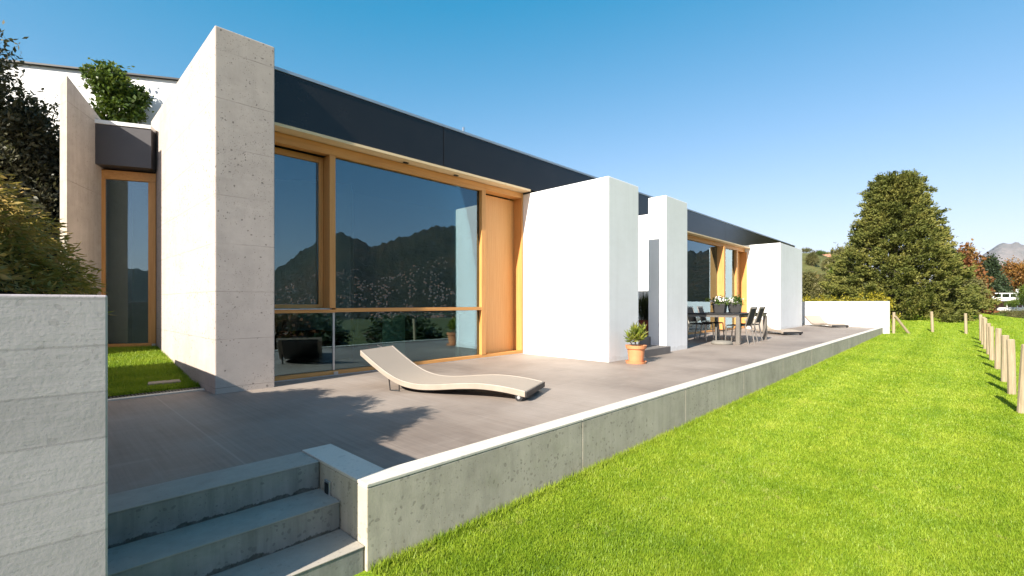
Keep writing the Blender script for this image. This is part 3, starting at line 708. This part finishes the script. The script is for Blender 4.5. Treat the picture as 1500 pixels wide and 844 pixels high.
pb = thing('parasol_base', 'round cast concrete parasol base with a short steel tube', 'parasol base', (11.75, 4.22, 0))
MB().lathe([(.001, 0), (.235, 0), (.245, .02), (.24, .06), (.20, .085), (.03, .10), (.001, .10)], n=28).build('disc', M['basecon'], pb, 0, True)
MB().tube([(-.05, .12, .07), (-.05, .12, .42)], .022, 12).build('tube', M['steel'], pb)

# ------------------------------------------------------------------ potted plants
def pot_prof(r0, r1, h, rim):
    return [(.001, .0), (r0, 0), (r1-.02, h-rim), (r1, h-rim), (r1+.012, h), (r1-.015, h), (r1-.03, h-.04), (.001, h-.04)]
pp = thing('potted_plant', 'terracotta pot with a yellow green spear leaved plant on the terrace', 'potted plant', (7.06, 3.93, 0))
po = MB().lathe(pot_prof(.115, .165, .30, .055)).build('pot', M['terracotta'], pp, 0, False)
MB().lathe([(.001, 0), (.165, 0), (.175, .035), (.16, .035), (.15, .01), (.001, .01)]).build('saucer', M['terracotta'], pp)
MB().lathe([(.001, .268), (.137, .268)]).build('soil', M['soil'], pp)
Ps, Ds, stems = [], [], MB()
for (sx, sy, sz) in ((-.06, .0, .52), (.03, .05, .56), (.12, -.04, .56), (.0, -.08, .47), (.08, .06, .45), (-.1, .07, .43)):
    stems.tube([(sx*.25, sy*.25, .26), (sx*.8, sy*.8, (sz+.26)/2), (sx, sy, sz)], [.011, .009, .006], 6)
    for k in range(34):
        a = k*2.4; tl = k/34; ele = .15+1.15*tl
        D = np.array([math.cos(a)*math.cos(ele), math.sin(a)*math.cos(ele), math.sin(ele)])
        base = np.array([sx, sy, sz])*(.55+.45*tl)+np.array([0, 0, .11*(1-tl)])
        Ps.append(base+D*.075); Ds.append(D)
stems.build('stem', M['bark'], pp)
V_, F_ = leaves(np.array(Ps), .155, .026, np.array(Ds), .12); np_mesh('leaves', V_, F_, M['spear'], pp)
p2 = thing('potted_plant', 'dark rush like plant in a red pot in the shaded entrance recess', 'potted plant', (9.75, 5.15, .30))
MB().lathe(pot_prof(.15, .20, .32, .05)).build('pot', M['redpot'], p2)
n = 420; b = rng.normal(size=(n, 3))*.07; b[:, 2] = .27
D = np.stack([rng.normal(size=n)*.22, rng.normal(size=n)*.22, np.ones(n)], 1); D = unit(D)
V_, F_ = leaves(b+D*.33, .62, .018, D, .05); np_mesh('leaves', V_, F_, M['rush'], p2)

# ------------------------------------------------------------------ trees and shrubs
def branches(root_r, h, tips, mat, parent, n=7):
    m = MB(); top = Vector((0, 0, h)); m.tube([(0, 0, -.3), (.03*h, .0, h*.5), top], [root_r, root_r*.8, root_r*.5], n)
    for t_ in tips:
        t_ = Vector(t_); s = Vector((0, 0, h*random.uniform(.45, 1)));
        m.tube([s, s.lerp(t_, .5)+Vector((0, 0, .05*h)), t_], [root_r*.42, root_r*.25, root_r*.08], 5)
    m.build('trunk', mat, parent)
def tree(name, label, cat, loc, blobs, nclump, per, cr, leaf, leafw, mat, trunk=(.12, 1.5), bark='bark', group=None, spread=.9, inner=.5):
    root = thing(name, label, cat, loc, 0, group)
    P, D = clumped(blobs, nclump, per, cr, inner)
    V_, F_ = leaves(P, leaf, leafw, D, spread); np_mesh('crown', V_, F_, M[mat], root)
    tips = [(b[0]+random.uniform(-.4, .4)*b[3], b[1]+random.uniform(-.4, .4)*b[4], b[2]+random.uniform(-.2, .5)*b[5]) for b in blobs for _ in range(2)]
    branches(trunk[0], trunk[1], tips[:14], M[bark], root)
    return root

# planter shrubs: feathery sprays on thin stems
def feather_shrub(label, loc, rad, hgt, nspray, seed):
    root = thing('shrub', label, 'shrub', loc, 0, 'bronze leaved shrubs in the planter')
    st_ = MB(); Ps, Ds = [], []; rr = random.Random(seed)
    for k in range(nspray):
        a = rr.uniform(0, 2*math.pi); q = rr.random()**.6; zt = hgt*(1-.75*q*q)*rr.uniform(.45, 1.0)
        tip = np.array([math.cos(a)*rad*q, math.sin(a)*rad*q, zt]); mid = tip*np.array([.45, .45, .75])
        if k % 5 == 0: st_.tube([(0, 0, -.05), tuple(mid), tuple(tip)], [.012, .008, .003], 4)
        out = np.array([math.cos(a), math.sin(a), .15-.5*q+rr.uniform(-.2, .5)]); out /= np.linalg.norm(out)
        ln = rr.uniform(.14, .30)
        for j in range(26):
            f = j/26; side = rng.normal(size=3)*.032*(1.3-f)
            Ps.append(tip+out*ln*(f-.5)+side+np.array([0, 0, -.10*f*f])); Ds.append(out*.9+side*14)
    st_.build('stems', M['darkbark'], root)
    V_, F_ = leaves(np.array(Ps), .048, .013, np.array(Ds), .35); np_mesh('foliage', V_, F_, M['nandina'], root)
    return root
feather_shrub('bronze green feathery shrub behind the grey planter wall', (-.54, 4.05, .93), .80, 1.06, 1050, 3)
feather_shrub('bronze leaved shrub at the front of the planter, left of view', (-.78, 3.12, .93), .62, 1.34, 950, 5)
feather_shrub('bronze leaved shrub at the rear of the planter by the pier', (-.45, 4.85, .93), .62, .95, 760, 8)

tree('olive_tree', 'dark leaved tree rising above the concrete wall at far left', 'tree', (.10, 10.35, 1.9),
     [(-.75, .0, .6, .9, .9, 1.1), (-.55, .2, 1.6, .75, .8, .9), (-.95, -.2, 2.5, .65, .7, .8), (-.05, .3, .5, .55, .6, .9), (-.1, .1, -.6, .75, .7, .9), (-.8, 0, -.9, .8, .8, .9), (-.05, .5, 1.35, .4, .5, .5), (-.3, -.4, .0, .7, .6, 1.0), (-.12, .2, 1.75, .42, .5, .5), (-.42, .0, 1.1, .5, .5, .6)],
     2200, 40, .11, .085, .036, 'olive', (.10, 1.5), 'darkbark', inner=.75)
tree('roof_shrub', 'bright green shrub growing on the flat roof before the white building', 'shrub', (.98, 10.45, 3.5),
     [(.0, 0, .45, .30, .28, .45), (.12, 0, .95, .32, .3, .36), (-.06, 0, 1.28, .27, .25, .3), (-.25, 0, .45, .25, .22, .25), (-.36, .05, .18, .2, .2, .16), (.30, 0, 1.15, .18, .16, .14)],
     330, 26, .06, .085, .04, 'roofshrub', (.03, .6), 'bark')

# the big conifer
con = thing('conifer_tree', 'tall dense conical conifer with blunt top beyond the white end wall', 'tree', (35.8, 2.85, -.2))
prof = [(0, 2.9), (.5, 3.7), (1.4, 3.75), (2.4, 3.45), (3.4, 3.0), (4.6, 2.55), (5.8, 2.05), (6.8, 1.65), (7.8, 1.45), (8.5, 1.30), (8.95, .8)]
pz, pr_ = zip(*prof); ns = 800
zc = (np.arange(ns)+.5)/ns; zc = zc**1.08*8.75+.1; ang = np.arange(ns)*2.39996+rng.normal(size=ns)*.25
rad = np.interp(zc, pz, pr_)*(1+.09*np.sin(ang*5+zc*1.7)+.06*np.sin(ang*9-zc*3.1)+.05*rng.normal(size=ns))
q = np.where(rng.random(ns) < .62, .93+.07*rng.random(ns), .45+.45*rng.random(ns))
sc_ = np.stack([rad*q*np.cos(ang), rad*q*np.sin(ang), zc], 1)
out = np.stack([np.cos(ang), np.sin(ang), .30+0*ang], 1); out = unit(out)
per = 9; nn = ns*per; f_ = rng.random((ns, per, 1))
cl = sc_[:, None]-out[:, None]*f_*.62+rng.normal(size=(ns, per, 3))*np.array([.17, .17, .085])*(.45+.9*f_)+np.array([0, 0, -.12])*f_
cl = cl.reshape(-1, 3); o2 = np.repeat(out, per, 0); k_ = 26
P = np.repeat(cl, k_, 0)+rng.normal(size=(nn*k_, 3))*np.array([.085, .085, .06])
V_, F_ = leaves(P, .15, .062, np.repeat(o2, k_, 0)+np.array([0, 0, .25]), .55); np_mesh('crown', V_, F_, M['conifer'], con)
m = MB(); m.tube([(0, 0, -.5), (.05, .1, 4), (0, 0, 8.3)], [.38, .22, .04], 10)
for k in range(46):
    z = .6+k*.165; a = k*2.4; rr = float(np.interp(z, pz, pr_))*.8
    m.tube([(0, 0, z), (rr*.5*math.cos(a), rr*.5*math.sin(a), z+.08), (rr*math.cos(a), rr*math.sin(a), z+.22)], [.06, .04, .012], 5)
m.build('trunk', M['darkbark'], con)

# hedge behind the end wall
hd = thing('hedge', 'clipped yellow green hedge behind the white end wall', 'hedge', (27.3, 4.2, -.2))
bl = [(.35*k-.25, -1.55+.47*k, 1.15+.12*math.sin(k*1.7), .5, .5, .42) for k in range(11)]
P, D = clumped(bl+[(b[0], b[1], .4, .55, .55, .5) for b in bl], 620, 20, .08, .4)
V_, F_ = leaves(P, .10, .05, D, .9); np_mesh('foliage', V_, F_, M['hedge'], hd)
mm = MB()
for k in range(11): mm.tube([(.35*k-.25, -1.55+.47*k, -.3), (.35*k-.2, -1.5+.47*k, 1.2)], .03, 5)
mm.build('stems', M['bark'], hd)

CAMZ = 1.0
def at(px, py_z, d):  # point at image column px, forward distance d
    r_ = (px-750)/682*d; return (r_*cu[0]+d*cu[1], -r_*cu[1]+d*cu[0])
def zpix(y, d): return CAMZ+(444.5-y)/682*d
def spot(name, label, cat, px, ytop, ybot, d, wpx, mat, kind='round', group=None, seed=0, dens=1.0):
    """a tree or bush that spans ybot..ytop and wpx columns at forward distance d"""
    x, y = at(px, 0, d); zb, zt = zpix(ybot, d), zpix(ytop, d); w_ = wpx/682*d/2; h = zt-zb; rr = random.Random(seed+px)
    if name == 'hill_shrub' and d > 50: zb = float(terrain_z(np.float64(x), np.float64(y)))-.1*h; h *= .5 if d > 85 else 1.0; w_ *= .8
    if kind == 'cone':
        bl = [(rr.uniform(-.1, .1)*w_, rr.uniform(-.1, .1)*w_, h*(.12+.8*k/8), w_*(1.02-.1*k), w_*(1.02-.1*k), h*.10) for k in range(9)]
    elif kind == 'round':
        bl = [(rr.uniform(-.5, .5)*w_, rr.uniform(-.5, .5)*w_, h*rr.uniform(.45, .72), w_*rr.uniform(.4, .6), w_*rr.uniform(.4, .6), h*rr.uniform(.22, .30)) for _ in range(6)]+[(0, 0, h*.75, w_*.6, w_*.6, h*.25), (0, 0, h*.4, w_*.95, w_*.9, h*.32)]
    else:
        bl = [((k-2.5)/2.5*w_*.75, rr.uniform(-.4, .4)*w_, h*rr.uniform(.3, .55), w_*.42, w_*.45, h*rr.uniform(.35, .45)) for k in range(6)]
    s = max(w_, h)
    return tree(name, label, cat, (x, y, zb), bl, int(420*dens), 22, s*.05, s*.050, s*.028, mat, (s*.035, h*.6), 'bark', group)
spot('russet_tree', 'russet pointed tree just right of the big conifer', 'tree', 1415, 360, 470, 38, 46, 'redleaf', 'cone', dens=1.6)
spot('autumn_shrub', 'olive green bushy tree at the foot of the russet tree', 'tree', 1408, 402, 466, 35, 58, 'bush', 'round', dens=1.6)
spot('pine_tree', 'dark green pine tree between russet and golden trees', 'tree', 1450, 376, 445, 72, 44, 'darkpine', 'cone', dens=1.5)
spot('autumn_tree', 'broad golden brown tree above the white balconies', 'tree', 1484, 383, 436, 80, 58, 'autumn', 'round', dens=1.6)
spot('autumn_tree', 'reddish brown low tree left of the white balconies', 'tree', 1462, 402, 424, 76, 30, 'redleaf', 'round')
spot('bush', 'dark green low bush at the lawn end left of the corner post', 'bush', 1398, 450, 466, 36, 44, 'greenbush', 'low')
spot('bush', 'yellow green bush at the lawn end below the white balconies', 'bush', 1443, 452, 469, 40, 52, 'greenbush', 'low', seed=2)
spot('bush', 'green leafy bush growing between the two white balconies', 'bush', 1484, 438, 450, 58, 26, 'greenbush', 'low', seed=9)
spot('bush', 'brownish bush under the lower white balcony', 'bush', 1482, 452, 470, 50, 44, 'bush', 'low', seed=4)
spot('bush', 'dark round bush on the slope at the right edge', 'bush', 1499, 466, 497, 38, 36, 'greenbush', 'round', seed=6)
spot('bush', 'green bush at the right end of the white balconies', 'bush', 1507, 415, 450, 62, 30, 'greenbush', 'round', seed=7)
# hillside behind the end wall
spot('plum_tree', 'dark plum coloured round tree on the hill crest', 'tree', 1196, 367, 386, 118, 26, 'plum', 'round')
spot('crest_tree', 'small brown tree beside the plum coloured tree on the crest', 'tree', 1211, 370, 384, 122, 14, 'autumn', 'round')
spot('crest_tree', 'dark small tree at the left end of the hill crest', 'tree', 1178, 375, 386, 120, 16, 'plum', 'round', seed=3)
spot('orchard_tree', 'olive toned tree on the hillside just left of the conifer', 'tree', 1232, 364, 440, 52, 34, 'bush', 'round', dens=1.3)
for i, (px, yt, yb, dd, ww, mt_) in enumerate([(1183, 398, 446, 46, 34, 'bush'), (1206, 402, 448, 44, 36, 'bush'), (1224, 392, 448, 48, 30, 'greenbush'), (1190, 388, 410, 80, 26, 'bush'), (1214, 387, 410, 78, 28, 'bush'), (1172, 392, 430, 60, 24, 'autumn'), (1244, 405, 450, 42, 30, 'greenbush')]):
    spot('hill_shrub', ['olive shrub on the slope right beside the white end block', 'olive shrub above the middle of the yellow hedge', 'greener shrub between hedge and olive toned tree', 'pale shrub high on the slope under the plum tree', 'pale shrub high on the slope under the hill house', 'brownish shrub partly behind the white end block', 'green shrub against the left foot of the conifer'][i], 'shrub', px, yt, yb, dd, ww, mt_, 'round', 'shrubs on the hillside', seed=i)
for i, (px, yt, yb, dd, ww, mt_, lab) in enumerate([(1181, 384, 402, 100, 22, 'bush', 'olive shrub high on the slope beside the white end block'), (1203, 386, 402, 96, 24, 'greenbush', 'green shrub on the upper slope directly below the plum tree'),
        (1222, 389, 406, 92, 22, 'bush', 'olive shrub on the upper slope just below the hill house'), (1192, 394, 418, 66, 30, 'autumn', 'brown tinged shrub halfway up the slope above the hedge'), (1218, 396, 424, 60, 30, 'bush', 'olive shrub halfway up the slope left of the conifer')]):
    spot('hill_shrub', lab, 'shrub', px, yt, yb, dd, ww, mt_, 'round', 'shrubs on the hillside', seed=20+i)
# hill house
x, y = at(1222, 0, 116); hh = thing('hill_house', 'white house with terracotta roof on the hill crest', 'house', (x, y, zpix(389, 116)), R(-52))
MB().box(-3.2, 3.2, -2, 2, -2, 1.7).build('wall', M['whitepaint'], hh)
MB().add([(-3.6, -2.4, 1.68), (3.6, -2.4, 1.68), (3.6, 2.4, 1.68), (-3.6, 2.4, 1.68), (-3.6, 0, 2.9), (3.6, 0, 2.9)], [(0, 1, 5, 4), (2, 3, 4, 5), (1, 2, 5), (3, 0, 4), (3, 2, 1, 0)]).build('roof', M['rooftile'], hh)
for q in (-1.6, 1.2): MB().box(q, q+.8, -2.03, -1.98, .2, 1.2).build('window', M['dark'], hh)
# balcony house
x, y = at(1472, 0, 66); zb = zpix(470, 66)
bh = thing('balcony_house', 'low house with two tiers of white balconies among the trees', 'house', (x, y, zb), R(-46))
zt = zpix(441, 66)-zb; zl = zpix(455.5, 66)-zb
MB().box(-2.5, 3.4, .6, 5, -3, zt+.2).build('wall', m_plain('brown_render', (.16, .085, .06), .8), bh)
for (x0, x1, z, hgt) in ((-2.4, 2.2, zt, 1.35), (-.5, 2.4, zl, .55)):
    b = MB().box(x0, x1, -.8, .6, z, z+.5).build('balcony', M['whitepaint'], bh)
    rl = MB().box(x0, x1, -.8, -.72, z+1.0, z+1.12)
    for k in range(5): rl.box(x0+k*(x1-x0)/4.0-.05, x0+k*(x1-x0)/4.0+.05, -.79, -.73, z+.5, z+1.0)
    rl.build('railing', M['whitepaint'], b)
MB().box(2.2, 2.55, -.8, .6, zt, zt+1.7).build('pillar', M['whitepaint'], bh)
for (xa, xb, za, zb_) in ((-1.6, -.4, zt-1.5, zt-.2), (.3, 1.6, zl-1.2, zl-.1)): MB().box(xa, xb, .56, .64, za, zb_).build('window', M['dark'], bh)

# vegetation down the slope towards the lake
bs = random.Random(21)
labels = {}
for i in range(26):
    u_ = -6+i*3.1+bs.uniform(-1, 1); v_ = -15-bs.uniform(0, 9)-(.12*i)
    z_ = float(H(u_, v_)); h = 1.0-z_+bs.uniform(-.9, .25); w_ = bs.uniform(1.6, 2.6)
    if u_ > 24: h = min(h, 2.2)
    mt_ = 'plum'
    if i < 4:
        bl = [(bs.uniform(-.4, .4)*w_, bs.uniform(-.4, .4)*w_, h*bs.uniform(.5, .8), w_*.6, w_*.6, h*.2) for _ in range(5)]+[(0, 0, h*.45, w_, w_, h*.4)]
        t_ = tree('slope_tree', 'leafy tree on the slope below the garden towards the lake', 'tree', (u_, v_, z_), bl, 330, 16, .22, .30, .16, ['darkpine', 'plum', 'redleaf', 'darkpine'][i], (.14, h*.6), 'bark', 'trees on the slope below the garden')
        t_['h'] = h; labels[i] = t_
    else:
        src = labels[i % 4]; t_ = copy_tree(src); t_.location = (u_, v_, z_); t_.rotation_euler.z = bs.uniform(0, 6.28); k = h/src['h']; t_.scale = (1.8, 1.35, max(.35, k))

# ------------------------------------------------------------------ fence posts
def post_mesh(name, hgt, r_=.045):
    return MB().tube([(0, 0, -.25), (.004, 0, hgt*.5), (0, 0, hgt-.012), (0, 0, hgt)], [r_*1.02, r_, r_, r_*.86], 10)
pm = post_mesh('fence_post', .90, .050)
base = pm.build('fence_post', M['postwood']); first = True
side = [(9.02, -.570), (10.75, -.565), (12.35, -.560), (14.6, -.553), (16.7, -.546), (18.6, -.540), (20.6, -.534), (22.7, -.527)]
ords = ['nearest wooden fence post at the right edge of the photo', 'second wooden fence post from the right edge', 'third wooden fence post from the right edge', 'fourth wooden fence post from the right edge',
        'fifth wooden fence post from the right edge', 'sixth wooden fence post from the right edge', 'seventh wooden fence post, just before the corner pair', 'eighth wooden fence post, beside the corner post']
def put_post(x, y, s, lab, tilt=0):
    global first
    o = base if first else base.copy()
    if not first: C.objects.link(o)
    first = False
    o.location = (x, y, float(H(x, y))); o.scale = (1, 1, s); o.rotation_euler = (R(tilt), R(random.uniform(-2.4, 2.4)), random.uniform(0, 6))
    tag(o, lab, 'fence post', 'wooden posts of the garden fence'); return o
for (x, yv), lab in zip(side, ords): put_post(x, yv+random.uniform(-.008, .008), random.uniform(.93, 1.08), lab, random.uniform(-2.2, 2.2))
put_post(24.9, -.52, 1.1, 'corner fence post where the side row meets the end row')
for px, yb, lab in ((1415, 492, 'wooden post standing alone left of the corner post'), (1366, 487, 'wooden post standing before the big conifer'), (1309, 486, 'wooden post with a leaning brace beside the white end wall')):
    d_ = 20.0 if px != 1309 else 19.2; x, y = at(px, 0, d_); put_post(x, y, .98, lab)
x, y = at(1311.5, 0, 19.1); bz = float(H(x, y))
br = MB().tube([(0, 0, .72), (.45, -.42, -.04)], [.045, .05], 8).build('brace_post', M['postwood']); br.location = (x, y, bz)
tag(br, 'short slanting wooden brace leaning on the post by the end wall', 'brace')

# ------------------------------------------------------------------ air
hz_ = MB().box(-2600, 6200, -4700, 2600, -75, 460)
th_ = NT('air'); pv = th_.n('ShaderNodeVolumePrincipled'); pv.inputs['Color'].default_value = (.80, .88, 1, 1); pv.inputs['Density'].default_value = 5.5e-5; pv.inputs['Anisotropy'].default_value = .2
th_.l(pv.outputs[0], th_.out.inputs['Volume'])
ho = hz_.build('haze', th_.m); ho['kind'] = 'stuff'
# ------------------------------------------------------------------ light, sky, camera
SUN_EL, SUN_AZ = 33.5, 9.0
wd = bpy.data.worlds.new('World'); scene.world = wd; wd.use_nodes = True
nt = wd.node_tree; nt.nodes.clear()
sky = nt.nodes.new('ShaderNodeTexSky'); sky.sky_type = 'NISHITA'; sky.sun_disc = False
sky.sun_elevation = R(SUN_EL); sky.sun_rotation = math.atan2(-math.cos(R(SUN_AZ)), -math.sin(R(SUN_AZ)))
sky.air_density = 1.0; sky.dust_density = 1.0; sky.ozone_density = 2.2; sky.altitude = 200
bg = nt.nodes.new('ShaderNodeBackground'); bg.inputs[1].default_value = .092
wo = nt.nodes.new('ShaderNodeOutputWorld'); 
sp_ = nt.nodes.new('ShaderNodeSeparateColor'); cb_ = nt.nodes.new('ShaderNodeCombineColor'); nt.links.new(sky.outputs[0], sp_.inputs[0])
def mth(op, a, b):
    m_ = nt.nodes.new('ShaderNodeMath'); m_.operation = op
    for i_, x_ in enumerate((a, b)):
        if isinstance(x_, (int, float)): m_.inputs[i_].default_value = x_
        else: nt.links.new(x_, m_.inputs[i_])
    return m_.outputs[0]
for ch_, (gain, off, floor_) in enumerate(((1.45, -1.24, .10), (1.09, -.08, 0), (1.24, 0, 0))):   # clearer, deeper blue air
    c_ = mth('MAXIMUM', mth('ADD', mth('MULTIPLY', sp_.outputs[ch_], gain), off), floor_)
    c_ = mth('DIVIDE', c_, mth('ADD', mth('MULTIPLY', c_, .072), 1.0))
    nt.links.new(c_, cb_.inputs[ch_])
nt.links.new(cb_.outputs[0], bg.inputs[0]); nt.links.new(bg.outputs[0], wo.inputs[0])
sd = bpy.data.lights.new('sun', 'SUN'); sd.energy = 5.0; sd.angle = R(.5); sd.color = (1, .93, .82)
so_ = bpy.data.objects.new('sun', sd); C.objects.link(so_)
dirv = Vector((math.cos(R(SUN_AZ))*math.cos(R(SUN_EL)), math.sin(R(SUN_AZ))*math.cos(R(SUN_EL)), -math.sin(R(SUN_EL))))
so_.rotation_euler = dirv.to_track_quat('-Z', 'Y').to_euler(); so_.location = (-20, -2, 15)
cd = bpy.data.cameras.new('camera'); cd.sensor_width = 36; cd.lens = 682/1500*36; cd.shift_y = 22.5/1500
cd.clip_start = .05; cd.clip_end = 20000
co = bpy.data.objects.new('camera', cd); C.objects.link(co); co.location = (0, 0, 1.0); co.rotation_euler = (R(90), 0, R(44.02-90))
scene.camera = co
scene.render.resolution_x = 1024; scene.render.resolution_y = 576
vs_ = scene.view_settings; vs_.view_transform = 'Standard'; vs_.look = 'None'; vs_.gamma = 1; vs_.use_curve_mapping = False; vs_.exposure = 1.3
scene.render.engine = 'CYCLES'; scene.cycles.max_bounces = 8; scene.cycles.transparent_max_bounces = 12; scene.cycles.use_denoising = True
